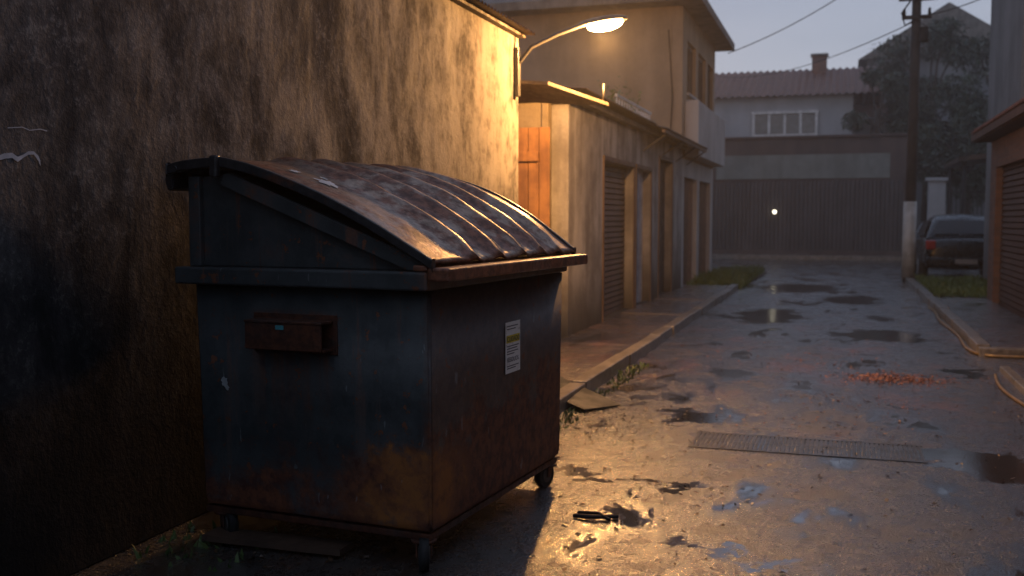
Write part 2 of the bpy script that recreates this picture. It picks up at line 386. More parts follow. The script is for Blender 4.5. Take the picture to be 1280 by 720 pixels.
box('far_wall',-13,HX-.24,27.8,28,0,6.1,M_h,rh)
for i,(a,b_) in enumerate(((22.9,24.3),(24.7,26.1),(26.45,27.6))):
    box('glass_%d'%i,HX-.16,HX-.14,a,b_,4.35,5.5,M_glass,rh)
    box('sill_%d'%i,HX-.1,HX+.06,a-.05,b_+.05,4.29,4.345,M_hw,rh)
    for k in range(4):
        y=a+(b_-a)*k/3; box('mullion_%d_%d'%(i,k),HX-.138,HX-.08,y-.025,y+.025,4.352,5.498,M_shut,rh)
    box('head_%d'%i,HX-.137,HX-.085,a+.03,b_-.03,5.43,5.497,M_shut,rh)
for i,(a,b_) in enumerate(((22.75,24.9),(25.3,27.5))):
    corr('gate_%d'%i,(HX-.14,a,.05),(0,0,1),(0,1,0),(1,0,0),2.45,b_-a+.05,.11,.03,plain('gate_paint_%d'%i,(.2,.13,.1),.5),rh,shape='slat')
V=[(-13.6,21.6,6.1),(-2.85,21.6,6.1),(-2.85,28.6,6.1),(-13.6,28.6,6.1),(-13.6,21.6,6.28),(-2.85,21.6,6.28),(-2.85,28.6,6.28),(-13.6,28.6,6.28),(-10.5,25.1,7.6),(-5.8,25.1,7.6)]
V=[(x,y,z+.005) for x,y,z in V]
mesh('roof',V,[(3,2,1,0),(0,1,5,4),(1,2,6,5),(2,3,7,6),(3,0,4,7),(4,5,9,8),(5,6,9),(6,7,8,9),(7,4,8)],M_conc,rh)
tube('drop_cable',[(-3.6,22.15,5.6),(-3.5,22.15,4.2),(-3.55,22.15,3.2)],.012,M_dark,rh)

# ---------------------------------------------------------------- right side
rgr=root('brick_garage',(3,17,0))
M_brick,nt,b=newmat('brown_brick')
co=nd(nt,'ShaderNodeTexCoord').outputs['Object']
cx=nd(nt,'ShaderNodeSeparateXYZ',None,{0:co}); cc=nd(nt,'ShaderNodeCombineXYZ',None,{0:math_(nt,'ADD',cx.outputs[0],cx.outputs[1]),1:cx.outputs[2],2:0.0}).outputs[0]
br=nd(nt,'ShaderNodeTexBrick',None,{'Vector':cc,'Color1':(.2,.095,.06,1),'Color2':(.13,.065,.045,1),'Mortar':(.12,.1,.085,1),'Scale':4.0,'Mortar Size':.025,'Row Height':.3,'Brick Width':.95})
nt.links.new(mix(nt,.6,br.outputs[0],noi(nt,co,5,4),'MULTIPLY'),b.inputs['Base Color']); b.inputs['Roughness'].default_value=.75
bump(nt,b,math_(nt,'SUBTRACT',1.0,br.outputs[1]),.5,.01)
GX=2.62
wall_y('front_wall',GX,.2,-1,11.5,20.9,0,3.0,[(12.4,15.6,0,2.4),(16.6,20.2,0,2.5)],M_brick,rgr)
box('far_end',GX+.205,7,20.68,20.9,0,3.0,M_brick,rgr)
box('near_end',GX+.205,7,11.5,11.7,0,3.0,M_brick,rgr)
M_shr=surf('red_brown_shutter',(.09,.05,.036),(.055,.031,.024),3,True,.2,.005,.6,None,(.02,.02,.02),0.0,40,.2)
corr('shutter_b',(GX+.14,16.55,.02),(0,1,0),(0,0,1),(-1,0,0),3.7,2.5,.10,.04,M_shr,rgr,shape='slat')
corr('shutter_a',(GX+.14,12.35,.02),(0,1,0),(0,0,1),(-1,0,0),3.3,2.4,.10,.04,M_shr,rgr,shape='slat')
M_tile=surf('clay_tile',(.22,.10,.065),(.12,.06,.045),3,False,.4,.01,.6)
corr('roof_tiles',(7,11.3,4.3),(-4.72,0,-1.12),(0,1,0),(0,0,1),1,9.9,.2,.07,M_tile,rgr)
box('fascia',2.30,2.34,11.3,21.2,3.02,3.14,M_shr,rgr)
box('soffit',2.345,GX+.25,11.3,21.18,3.005,3.03,M_shr,rgr)
rt=root('grey_tower_block',(5,24,0))
M_gry=surf('grey_render',(.20,.205,.215),(.125,.128,.135),1.0,True,.25,.01,.85)
box('walls',3.25,9,22.1,26.8,0,9.3,M_gry,rt,.02)
box('parapet',3.2,9.05,22.05,26.85,9.305,9.5,M_gry,rt,.02)
rn=root('unseen_neighbour',(5,2,0)); box('walls',3.0,9,-8,11.2,0,5.2,M_gry,rn,.02)  # unseen rest of the alley's right side, added to darken it
box('roof',2.8,9.2,-8.2,11.3,5.205,5.4,M_conc,rn)
rn2=root('unseen_rear_block',(0,-22,0)); box('walls',-9,12,-28,-20,0,5,M_gry,rn2,.02); box('roof',-9.3,12.3,-28.3,-19.7,5.005,5.2,M_conc,rn2)  # unseen building added behind the camera to darken the scene

# ---------------------------------------------------------------- utility pole
ru=root('utility_pole',(1.62,27.4,0))
M_pole=surf('pole_wood',(.06,.05,.045),(.03,.026,.024),3,True,.4,.01,.85)
M_pw=surf('pole_white',(.6,.6,.58),(.35,.34,.32),4,True,.4,.01,.7,(-.2,.6),(.08,.075,.07))
cyl('shaft',(1.62,27.4,0),(1.66,27.4,9.2),.135,.10,M_pole,ru)
cyl('white_base',(1.62,27.4,.1),(1.62,27.4,2.0),.17,.155,M_pw,ru)
for z,w in ((6.9,.42),(6.45,.34),(8.3,.8)):
    box('crossarm_%d'%int(z*10),1.65-w,1.65+w,27.22,27.30,z,z+.09,M_pole,ru)
    for s in (-1,1): cyl('insulator_%d_%d'%(int(z*10),s),(1.65+s*w*.85,27.26,z+.09),(1.65+s*w*.85,27.26,z+.26),.045,.03,M_dark,ru,seg=10)
tube('loop_cable',[(1.5,27.3,6.9),(1.3,27.2,6.6),(1.38,27.2,6.3),(1.55,27.3,6.4)],.02,M_dark,ru)
box('junction_box',1.72,1.92,27.2,27.4,5.9,6.25,M_dark,ru,.02)
def wire(name,a,b_,sag,r=.012):
    a=Vector(a);b_=Vector(b_); pts=[]
    for i in range(25):
        t=i/24; p=a.lerp(b_,t); p.z-=sag*4*t*(1-t); pts.append(tuple(p))
    tube(name,pts,r,M_dark)
wire('power_line',(-3.0,28.3,6.0),(1.6,27.3,8.3),.25)
wire('power_line',(1.6,27.3,6.5),(3.3,26,6.75),.08)
wire('power_line',(1.6,27.3,6.45),(9,48,7.2),.3)
wire('power_line',(1.6,27.3,6.4),(-6,52,8.6),.5)
wire('power_line',(1.6,27.3,6.9),(3.3,24,6.6),.1)

# ---------------------------------------------------------------- far fence wall
rf=root('boundary_wall',(-1,42.5,0))
M_bf=surf('brown_wall',(.11,.075,.065),(.07,.05,.045),1.2,True,.2,.01,.8)
M_bc=surf('grey_sheet',(.085,.07,.07),(.055,.048,.048),1.5,True,.1,.01,.6)
M_bp=surf('pale_band',(.22,.23,.21),(.16,.165,.15),1.5,True,.1,.01,.8)
box('wall',-9,2.35,42.5,42.8,0,4.75,M_bf,rf,.02)
box('pale_panel',-4.9,1.75,42.46,42.497,3.15,4.1,M_bp,rf)
corr('sheet',(-5.6,42.47,.3),(0,0,1),(1,0,0),(0,-1,0),2.75,7.95,.16,.05,M_bc,rf,shape='slat')
box('coping',-9.05,2.4,42.4,42.9,4.755,4.85,M_bf,rf,.02)
box('plinth',-5.6,2.35,42.36,42.44,.14,.3,M_bf,rf)
M_sp,nt,b=newmat('spot_glass'); b.inputs['Emission Color'].default_value=(1,.9,.65,1); b.inputs['Emission Strength'].default_value=4
rsp=root('wall_light',(-2.55,42.3,1.8))
bm=bmesh.new(); bmesh.ops.create_uvsphere(bm,u_segments=12,v_segments=8,radius=.075); bmesh.ops.translate(bm,vec=(-2.55,42.25,1.83),verts=bm.verts)
me=bpy.data.meshes.new('globe'); bm.to_mesh(me); bm.free(); obj('globe',me,M_sp,rsp)
cyl('stem',(-2.55,42.46,1.83),(-2.55,42.33,1.83),.03,.05,M_pipe,rsp)

# ---------------------------------------------------------------- white house at back
rb=root('tiled_roof_house',(-3,52,0))
M_wh=surf('white_render',(.42,.43,.45),(.34,.35,.37),1,True,.15,.01,.85)
box('walls',-9.5,.4,50,58,0,7.35,M_wh,rb,.02)
corr('roof_front',(-9.9,49.5,7.25),(0,4.5,1.75),(1,0,0),(0,0,1),1,11.9,.32,.10,M_tile,rb)
corr('roof_back',(-9.9,58.5,7.25),(0,-4.5,1.75),(1,0,0),(0,0,1),1,11.9,.32,.10,M_tile,rb)
mesh('gable',[(.38,50,7.2),(.38,58,7.2),(.38,54,8.85)],[(0,1,2)],M_wh,rb)
box('chimney',-1.55,-.85,53.2,53.9,8.3,9.55,M_tile,rb,.02); box('chimney_cap',-1.62,-.78,53.13,53.97,9.555,9.65,M_conc,rb)
box('window_glass',-4.05,-1.2,49.95,49.995,5.55,6.4,plain('dusk_glass',(.12,.13,.14),.1),rb)
for k in range(5):
    x=-4.05+2.85*k/4; box('mullion_%d'%k,x-.06,x+.06,49.88,49.945,5.5,6.45,M_white,rb)
box('win_top',-4.15,-1.1,49.87,49.95,6.452,6.57,M_white,rb); box('win_sill',-4.15,-1.1,49.85,49.95,5.38,5.497,M_white,rb)
box('side_wing',.42,3.0,52,58,0,6.3,M_wh,rb,.02)
mesh('wing_roof',[(.35,51.6,6.3),(3.5,51.6,6.3),(3.5,58,7.6),(.35,58,7.6)],[(0,1,2,3)],M_tile,rb)
rb2=root('gabled_house',(5,62,0))
box('walls',1.2,9,60,68,0,10.2,M_gry,rb2); prism('roof',[(.7,10.2),(9.5,10.2),(5.2,13.0)],59.6,68.4,M_conc,rb2)

rfp=root('entrance_gate',(4.2,42.5,0))
box('pillar_a',3.15,3.75,42.2,42.8,.0,3.0,M_wh,rfp,.02); box('pillar_a_cap',3.05,3.85,42.1,42.9,3.005,3.12,M_wh,rfp)
box('low_wall',3.76,9,42.4,42.6,.0,1.0,M_wh,rfp)
for i in range(34):
    x=3.85+i*.15; cyl('bar_%d'%i,(x,42.5,1.0),(x,42.5,2.7),.02,.02,M_dark,rfp,seg=6)
box('rail',3.8,9,42.47,42.53,2.55,2.6,M_dark,rfp)
rpo=root('carport_roof',(5,38,3)); 
mesh('sheet',[(3.55,36,3.55),(8,36,4.1),(8,41,4.1),(3.55,41,3.55),(3.55,36,3.4),(8,36,3.95),(8,41,3.95),(3.55,41,3.4)],[(0,1,2,3),(7,6,5,4),(0,4,5,1),(1,5,6,2),(2,6,7,3),(3,7,4,0)],M_tin,rpo)
for (x,y) in ((3.75,36.2),(3.75,40.8),(7.8,36.2),(7.8,40.8)): cyl('post_%d_%d'%(x,y),(x,y,0),(x,y,3.5),.06,.06,M_dark,rpo,seg=10)

# ---------------------------------------------------------------- trees
def tree(name,x,y,h,cr,zc,zr,n,lobes=14,size=.28):
    r=root(name,(x,y,0))
    cyl('trunk',(x,y,-.1),(x+.15,y,zc),.26,.14,M_bark,r)
    C=[]
    for i in range(lobes):
        a=random.uniform(0,6.28); e=random.uniform(-1,1); rr_=cr*random.uniform(.45,1.0)*math.sqrt(max(.1,1-e*e*.8))
        c=Vector((x+math.cos(a)*rr_,y+math.sin(a)*rr_,zc+e*zr)); C.append((c,random.uniform(.28,.5)*cr))
        tube('limb_%d'%i,[(x+.1,y,zc-zr*.6),tuple((Vector((x,y,zc-zr*.2))+c)/2+Vector((0,0,.2))),tuple(c)],.045,M_bark,r)
    def fn():
        c,rad=random.choice(C)
        d=Vector((random.gauss(0,1),random.gauss(0,1),random.gauss(0,1))).normalized()*rad*random.random()**.45
        d.z*=.75
        if d.z<0: d.z*=1.5
        return (c+d),1
    foliage('crown',fn,n,size,M_leaf,r,droop=.9)
tree('broadleaf_tree',3.6,50,10,2.3,7.0,3.0,9000,16)
tree('broadleaf_tree',6.4,49,10,2.4,6.3,3.2,9000,16)
tree('broadleaf_tree',1.3,48.5,7,1.3,6.4,1.6,3500,9,.24)
tree('broadleaf_tree',9,52,10,3,6.5,3.3,6000,14)
tree('broadleaf_tree',4.8,46,5,1.8,4.2,1.6,4500,10,.24)

# ---------------------------------------------------------------- grass
def grass(name,x0,x1,y0,y1,n,h):
    V=[];F=[]
    for _ in range(n):
        x=random.uniform(x0,x1);y=random.uniform(y0,y1)
        k=.5+noise.noise((x*2,y*2,0)); 
        if k<.2: continue
        hh=h*random.uniform(.3,1)*min(1.3,k+.3); a=random.uniform(0,6.28); w=.012
        dx,dy=math.cos(a)*w,math.sin(a)*w; lx,ly=random.gauss(0,.4)*hh,random.gauss(0,.4)*hh
        i=len(V); V+=[(x-dx,y-dy,0),(x+dx,y+dy,0),(x+dx*.6+lx*.4,y+dy*.6+ly*.4,hh*.6),(x+lx,y+ly,hh)]
        F+=[(i,i+1,i+2),(i,i+2,i+3)]
    return mesh(name,V,F,M_leaf2)
mesh('grass_verge',[(-3.3,23.3,.05),(-2.15,23.3,.05),(-2.0,30.5,.03),(-3.3,30.5,.03)],[(0,1,2,3)],M_earth)
grass('grass',-3.3,-2.1,23.3,30.5,9000,.26)
mesh('grass_verge',[(1.75,20.9,.108),(3.2,20.9,.108),(3.2,27.6,.108),(1.75,27.6,.108)],[(0,1,2,3)],M_earth)
g2=grass('grass',1.75,3.2,20.9,26.8,7000,.16); g2.location.z=.1
weeds=grass('weeds',-3.22,-2.6,3.9,4.5,60,.07)
weeds2=grass('weeds',-2.13,-1.95,7.2,11.0,300,.05)

# ---------------------------------------------------------------- cars
M_car,nt,b=newmat('car_paint'); b.inputs['Base Color'].default_value=(.006,.007,.009,1); b.inputs['Specular IOR Level'].default_value=.35
nt.links.new(mapr(nt,noi(nt,nd(nt,'ShaderNodeTexCoord').outputs['Object'],8),.3,.7,.2,.35),b.inputs['Roughness'])
M_tail=plain('tail_lamp',(.35,.02,.015),.2); M_tyre=plain('tyre',(.015,.015,.015),.85); M_rim=plain('alloy',(.25,.25,.26),.35,.8)
def car(x,y,sc=1.0):
    r=root('parked_car',(x,y,0))
    st=[(-.02,.42,.78,.70),(.06,.30,.92,.80),(.35,.27,.98,.85),(.75,.25,1.0,.87),(1.4,.22,.97,.88),(2.4,.22,.95,.88),(3.1,.22,.93,.87),(3.7,.24,.84,.84),(4.15,.28,.74,.78),(4.3,.36,.62,.66)]
    V=[];F=[]
    for (a,zb,zt,hw) in st:
        zm=(zb+zt)/2
        ring=[(-hw*.88,zb),(-hw,zb+.12),(-hw*1.0,zm),(-hw*.97,zt-.06),(-hw*.86,zt),(0,zt+.03),(hw*.86,zt),(hw*.97,zt-.06),(hw,zm),(hw,zb+.12),(hw*.88,zb)]
        V+=[(x+p,y+a,q) for p,q in ring]
    n=11
    for i in range(len(st)-1):
        for k in range(n): F.append((i*n+k,i*n+(k+1)%n,(i+1)*n+(k+1)%n,(i+1)*n+k))
    F.append(tuple(range(n))[::-1]); F.append(tuple((len(st)-1)*n+k for k in range(n)))
    o=mesh('body',V,F,M_car,r,smooth=True); m=o.modifiers.new('s','SUBSURF'); m.levels=2; m.render_levels=2
    gs=[(.30,.97,.70,.99),(.62,.97,.63,1.33),(1.1,.97,.60,1.45),(1.7,.95,.60,1.48),(2.3,.95,.59,1.43),(3.0,.93,.66,.97)]
    V=[];F=[]
    for a,zb,hw,zt in gs:
        V+=[(x-.78,y+a,zb-.03),(x-hw-.02,y+a,zt-.10 if zt>1.2 else zt-.02),(x-hw*.86,y+a,zt-.02),(x,y+a,zt+.015),(x+hw*.86,y+a,zt-.02),(x+hw+.02,y+a,zt-.10 if zt>1.2 else zt-.02),(x+.78,y+a,zb-.03)]
    for i in range(5):
        for k in range(6): F.append((i*7+k,i*7+k+1,i*7+k+8,i*7+k+7))
    o=mesh('cabin',V,F,M_car,r,smooth=True)
    def pane(nm,q): mesh(nm,q,[(0,1,2,3)],M_glass,r)
    pane('rear_window',[(x-.62,y+.33,1.05),(x+.62,y+.33,1.05),(x+.50,y+.60,1.335),(x-.50,y+.60,1.335)])
    pane('windscreen',[(x-.6,y+2.95,1.03),(x+.6,y+2.95,1.03),(x+.5,y+2.40,1.42),(x-.5,y+2.40,1.42)])
    for s in (-1,1):
        for nm,a0,a1 in (('side_window_a',.80,1.62),('side_window_b',1.70,2.55)):
            t0=.15 if a0<1 else 0; t1=.2 if a1>2 else 0
            pane(nm+('_l' if s<0 else '_r'),[(x+s*.80,y+a0-.1,1.0),(x+s*.80,y+a1+t1,1.0),(x+s*.66,y+a1-.05,1.35),(x+s*.66,y+a0+t0,1.35)])
        box('tail_lamp_%d'%s,x+s*.70-.10,x+s*.70+.10,y-.035,y+.12,.72,.92,M_tail,r,.03)
        box('mirror_%d'%s,x+s*.95-.08,x+s*.95+.08,y+2.6,y+2.7,.98,1.1,M_car,r,.03)
        for a in (.8,3.4):
            cyl('tyre_%d_%d'%(s,a*10),(x+s*.70,y+a,.31),(x+s*.895,y+a,.31),.31,.31,M_tyre,r,seg=28)
            cyl('rim_%d_%d'%(s,a*10),(x+s*.89,y+a,.31),(x+s*.902,y+a,.31),.2,.18,M_rim,r,seg=20)
    box('bumper',x-.8,x+.8,y-.1,y+.12,.34,.56,M_car,r,.05)
    box('number_plate',x-.22,x+.22,y-.115,y-.103,.42,.52,plain('plate_grey',(.16,.16,.16),.5),r)
    r.scale=(sc,sc,sc)
car(2.90,27.1,1.14); car(3.0,35.0)

# ---------------------------------------------------------------- DUMPSTER
W,L=1.30,1.72
rd=root('dumpster',(-3.02,4.30,0),-math.radians(5))
def paint():
    m,nt,b=newmat('dumpster_paint')
    co=nd(nt,'ShaderNodeTexCoord').outputs['Object']
    s=nd(nt,'ShaderNodeSeparateXYZ',None,{0:co}); x,y,z=s.outputs
    n1=noi(nt,co,3.0,5,.7); n2=noi(nt,co,14,5,.7); st=noi(nt,co,9,5,.7,(1,1,.07)); fine=noi(nt,co,90,3,.6); n0=noi(nt,co,1.4,3,.6)
    col=mix(nt,mapr(nt,n1,.35,.65),(.040,.047,.049),(.070,.078,.080))
    col=mix(nt,mapr(nt,st,.52,.72,0.,.5),col,(.11,.115,.11))
    col=mix(nt,math_(nt,'MULTIPLY',mapr(nt,n2,.56,.64),.4),col,(.014,.016,.017))
    street=mapr(nt,x,W-.06,W-.015)
    zr=math_(nt,'ADD',z,math_(nt,'MULTIPLY',math_(nt,'SUBTRACT',n1,.5),1.1))
    low=mapr(nt,zr,.22,.46,1.0,0.0)
    sl=math_(nt,'MULTIPLY',mapr(nt,math_(nt,'SUBTRACT',zr,math_(nt,'MULTIPLY',y,.10)),.50,.72,.95,0.0),street)
    cd=math_(nt,'ADD',math_(nt,'POWER',math_(nt,'MULTIPLY',math_(nt,'SUBTRACT',x,W-.12),2.6),2.0),math_(nt,'ADD',math_(nt,'POWER',math_(nt,'MULTIPLY',math_(nt,'SUBTRACT',z,.36),4.2),2.0),math_(nt,'POWER',math_(nt,'MULTIPLY',y,2.2),2.0)))
    corner=mapr(nt,math_(nt,'ADD',cd,math_(nt,'MULTIPLY',math_(nt,'SUBTRACT',n2,.5),2.8)),.3,1.2,1.0,0.0)
    pk=math_(nt,'MULTIPLY',mapr(nt,math_(nt,'ABSOLUTE',math_(nt,'SUBTRACT',x,.58)),.12,.30,1.0,0.0),math_(nt,'MULTIPLY',mapr(nt,z,.45,1.05,0,1),mapr(nt,z,1.14,1.18,1.0,0.0)))
    pk=math_(nt,'MULTIPLY',pk,mapr(nt,st,.36,.62)); pk=math_(nt,'MULTIPLY',pk,mapr(nt,y,.1,.2,1.0,0.0))
    run=math_(nt,'MULTIPLY',mapr(nt,st,.57,.64),mapr(nt,z,.5,1.5,.25,.9))
    edge=mapr(nt,math_(nt,'ADD',math_(nt,'ABSOLUTE',math_(nt,'SUBTRACT',x,W)),math_(nt,'MULTIPLY',math_(nt,'SUBTRACT',n2,.5),.25)),.0,.05,.9,0.0)
    spots=mapr(nt,n2,.60,.65)
    hop=math_(nt,'MULTIPLY',mapr(nt,z,1.38,1.42),mapr(nt,n1,.50,.64,0,.45))
    r=low
    for q in (sl,corner,math_(nt,'MULTIPLY',pk,.9),math_(nt,'MULTIPLY',run,.7),math_(nt,'MULTIPLY',edge,.45),math_(nt,'MULTIPLY',spots,.85),hop): r=math_(nt,'MAXIMUM',r,q)
    rustc=mix(nt,mapr(nt,n2,.35,.65),(.075,.024,.016),(.21,.072,.030))
    rustc=mix(nt,math_(nt,'MULTIPLY',corner,mapr(nt,n1,.4,.6)),rustc,(.34,.125,.030))
    col=mix(nt,r,col,rustc)
    scr=math_(nt,'MULTIPLY',mapr(nt,noi(nt,co,26,3,.5,(1,1,.25)),.70,.72),.4)
    col=mix(nt,scr,col,(.26,.28,.29))
    col=mix(nt,.35,col,mix(nt,fine,(.3,.3,.3),(1.2,1.2,1.2)),'MULTIPLY')
    nt.links.new(col,b.inputs['Base Color'])
    nt.links.new(math_(nt,'ADD',mapr(nt,n1,.3,.7,.34,.5),math_(nt,'MULTIPLY',r,.3)),b.inputs['Roughness'])
    h=math_(nt,'ADD',math_(nt,'MULTIPLY',n0,3.0),math_(nt,'MULTIPLY',n2,.4))
    bump(nt,b,h,.45,.012)
    return m
M_dp=paint()
def rusty(name,c1,c2,thr=(.45,.6),rough=.35,metal=.3):
    m,nt,b=newmat(name)
    co=nd(nt,'ShaderNodeTexCoord').outputs['Object']
    n1=noi(nt,co,3.5,5,.72); n2=noi(nt,co,20,5,.7); st=noi(nt,co,6,5,.7,(.25,1,1)); fine=noi(nt,co,120,2,.6)
    f=math_(nt,'ADD',math_(nt,'MULTIPLY',n1,.6),math_(nt,'MULTIPLY',st,.4))
    rust=mapr(nt,f,thr[0],thr[1])
    col=mix(nt,mapr(nt,n2,.35,.65),c1,tuple(v*.6 for v in c1))
    col=mix(nt,rust,col,mix(nt,mapr(nt,n2,.35,.65),c2,tuple(v*.35 for v in c2)))
    col=mix(nt,.4,col,mix(nt,fine,(.4,.4,.4),(1.2,1.2,1.2)),'MULTIPLY')
    nt.links.new(col,b.inputs['Base Color'])
    nt.links.new(math_(nt,'ADD',mapr(nt,n2,.3,.7,rough*.8,rough*1.15),math_(nt,'MULTIPLY',rust,.12)),b.inputs['Roughness'])
    nt.links.new(mapr(nt,rust,0,1,metal,metal*.4),b.inputs['Metallic'])
    bump(nt,b,math_(nt,'ADD',math_(nt,'MULTIPLY',n1,2.0),math_(nt,'MULTIPLY',n2,.4)),.4,.008)
    return m
M_lid=rusty('lid_metal',(.42,.28,.20),(.27,.09,.038),(.45,.54),.36,.75)
M_rim_r=rusty('rusty_rim',(.20,.11,.085),(.34,.12,.06),(.35,.55),.35,.3)
M_pocket=rusty('rusty_pocket',(.06,.04,.035),(.14,.045,.02),(.35,.55),.5,.1)
bm=bmesh.new()
rings=[(.17,.035),(.22,.022),(.75,.012),(1.275,.0)]
R=[]
for z,i_ in rings:
    R.append([bm.verts.new(p) for p in ((0+i_,0+i_*.6,z),(W-i_*.3,0+i_*.6,z),(W-i_*.3,L-i_,z),(0+i_,L-i_,z))])
for a,b2 in zip(R,R[1:]):
    for k in range(4): bm.faces.new((a[k],a[(k+1)%4],b2[(k+1)%4],b2[k]))
bm.faces.new(R[0][::-1]); bm.faces.new(R[-1])
bmesh.ops.recalc_face_normals(bm,faces=bm.faces[:])
ve=[e for e in bm.edges if abs(e.verts[0].co.z-e.verts[1].co.z)>.01]+[e for e in bm.edges if max(e.verts[0].co.z,e.verts[1].co.z)<.18]
bmesh.ops.bevel(bm,geom=ve,offset=.016,segments=3,affect='EDGES')
me=bpy.data.meshes.new('body'); bm.to_mesh(me); bm.free(); o=obj('body',me,M_dp,rd,True)
me.shade_smooth() if hasattr(me,'shade_smooth') else None
o.modifiers.new('wn','WEIGHTED_NORMAL')
box('base_channel',.02,W-.02,.03,L-.03,.135,.168,M_pocket,rd,.006,True)
box('rim_band',-.075,W+.012,-.055,L+.05,1.278,1.362,M_dp,rd,.012,True,3)
box('rim_lip',W+.016,W+.125,-.062,L+.10,1.322,1.382,M_rim_r,rd,.012,True,3)
box('rim_ledge',W-.06,W+.013,-.05,L+.09,1.364,1.392,M_rim_r,rd,.008,True)
prism('hopper',[(.0,1.363),(.0,1.80),(.20,1.80),(W-.03,1.385),(W-.03,1.363)],.02,L-.02,M_dp,rd,True,.006)
for nm,y0,y1 in (('flange_near',-.028,.019),('flange_far',L-.019,L+.028)):
    prism(nm,[(.19,1.80),(.235,1.815),(W-.0,1.405),(W-.0,1.366),(W-.10,1.366),(.19,1.755)],y0,y1,M_dp,rd,True,.005)
box('corner_post',-.012,.055,-.014,.019,1.364,1.80,M_dp,rd,.005,True)
prof=[(-.10,1.845),(-.02,1.862),(.10,1.872),(.22,1.873),(.36,1.840),(.50,1.793),(.65,1.737),(.80,1.676),(.95,1.608),(1.08,1.545),(1.20,1.482),(1.30,1.430),(W+.045,1.405)]
def pz(x):
    for (a,za),(b2,zb) in zip(prof,prof[1:]):
        if x<=b2: return za+(zb-za)*(x-a)/(b2-a)
    return prof[-1][1]
nx,ny=46,260; x0,x1=-.10,W+.045; ya,yb=-.045,L+.085
ribs=[.42,.72,1.02,1.30,1.56]
def rib(y):
    h=0
    for c in ribs:
        d=(y-c)
        h+= .042*math.exp(-(d/(.085 if d<0 else .025))**2)
        h-= .010*math.exp(-((d-.06)/.025)**2)
    return h
def crown(x,y):
    u=max(0,min(1,(x-.1)/1.22)); return (.015+.06*max(0,min(1,(y-ya)/(yb-ya)))**.6)*math.sin(math.pi*u**1.25)
V=[];F=[]
for i in range(nx+1):
    x=x0+(x1-x0)*i/nx
    for j in range(ny+1):
        y=ya+(yb-ya)*j/ny
        t=max(0,min(1,(x-.12)/.16))*(.35+.65*max(0,min(1,(W+.045-x)/.10))) 
        t=t*t*(3-2*t)
        dent=.008*noise.noise((x*4,y*3,2))+.004*noise.noise((x*11,y*9,5))
        V.append((x,y,pz(x)+rib(y)*t+crown(x,y)+dent))
for i in range(nx):
    for j in range(ny):
        a=i*(ny+1)+j; F.append((a,a+ny+1,a+ny+2,a+1))
lid=mesh('lid',V,F,M_lid,rd,True,True)
sm=lid.modifiers.new('sol','SOLIDIFY'); sm.thickness=.014; sm.offset=-1
M_lidedge=rusty('lid_edge_metal',(.06,.06,.063),(.16,.055,.027),(.50,.60),.35,.4)
def edge_strip(nm,yc,w):
    V=[];F=[]
    for i in range(nx+1):
        x=x0+(x1-x0)*i/nx; z=V0[i]
        V.extend([(x,yc-w,z+.012),(x,yc+w,z+.012),(x,yc+w,z-.035),(x,yc-w,z-.035)])
    for i in range(nx):
        a=4*i
        for k in range(4): F.append((a+k,a+(k+1)%4,a+4+(k+1)%4,a+4+k))
    F.append((0,1,2,3)); e=4*nx; F.append((e+3,e+2,e+1,e))
    o=mesh(nm,V,F,M_lidedge,rd,True); bv=o.modifiers.new('b','BEVEL'); bv.width=.005; bv.segments=2
V0=[pz(x0+(x1-x0)*i/nx)+crown(x0+(x1-x0)*i/nx,ya) for i in range(nx+1)]
edge_strip('lid_edge_near',ya-.006,.013)
V0=[pz(x0+(x1-x0)*i/nx)+crown(x0+(x1-x0)*i/nx,yb) for i in range(nx+1)]
edge_strip('lid_edge_far',yb+.006,.013)
prism('hinge_flap',[(-.115,1.868),(-.085,1.868),(-.075,1.74),(-.105,1.73),(-.125,1.78)],-.05,L+.05,M_lidedge,rd,True,.005)
cyl('hinge_rod',(-.05,-.07,1.835),(-.05,L+.07,1.835),.016,.016,M_lidedge,rd,True,12)
box('hinge_lug',.17,.215,-.085,-.05,1.79,1.895,M_lidedge,rd,.01,True)
box('hinge_lug_far',.17,.215,L+.105,L+.13,1.79,1.895,M_lidedge,rd,.01,True)
box('lid_handle',.62,.70,L+.10,L+.125,1.74,1.80,M_lidedge,rd,.01,True)
def sleeve(nm,y0,y1,xa,xb,za,zb,th=.012):
    box(nm+'_top',xa,xb,y0,y1,zb-th,zb,M_pocket,rd,.003,True)
    box(nm+'_bottom',xa,xb,y0+.02,y1,za,za+th,M_pocket,rd,.003,True)
    box(nm+'_front',xa+.004,xb-.004,y0+.004,y0+.018,za+.004,zb-th-.001,M_pocket,rd,.003,True)
    box(nm+'_cap',xa+.008,xa+.02,y0+.019,y1,za+th+.001,zb-th-.001,M_pocket,rd,0,True)
sleeve('fork_pocket',-.11,.02,.375,.80,.985,1.125)
box('pocket_flange',.355,.82,-.004,.006,.965,1.15,M_pocket,rd,.002,True)
sleeve('fork_pocket_far',L-.02,L+.11,.375,.80,.985,1.125)
box('pocket_sticker',.555,.60,-.112,-.1105,1.085,1.105,plain('cyan_sticker',(.1,.4,.45),.4),rd,0,True)
SX=W+.0035
M_lab,nt,b=newmat('label_white')
co=nd(nt,'ShaderNodeTexCoord').outputs['Object']
nt.links.new(mix(nt,mapr(nt,noi(nt,co,22,5,.7),.56,.70),(.80,.80,.78),(.35,.32,.28)),b.inputs['Base Color']); b.inputs['Roughness'].default_value=.45
def lab(nm,y0,y1,z0,z1,m,off): mesh(nm,[(SX+off,y0,z0),(SX+off,y1,z0),(SX+off,y1,z1),(SX+off,y0,z1)],[(0,1,2,3)],m,rd,True)
lab('label',.84,1.04,.785,1.055,M_lab,0)
M_yel=plain('label_yellow',(.75,.6,.05),.5); M_ink=plain('label_ink',(.06,.06,.08),.6)
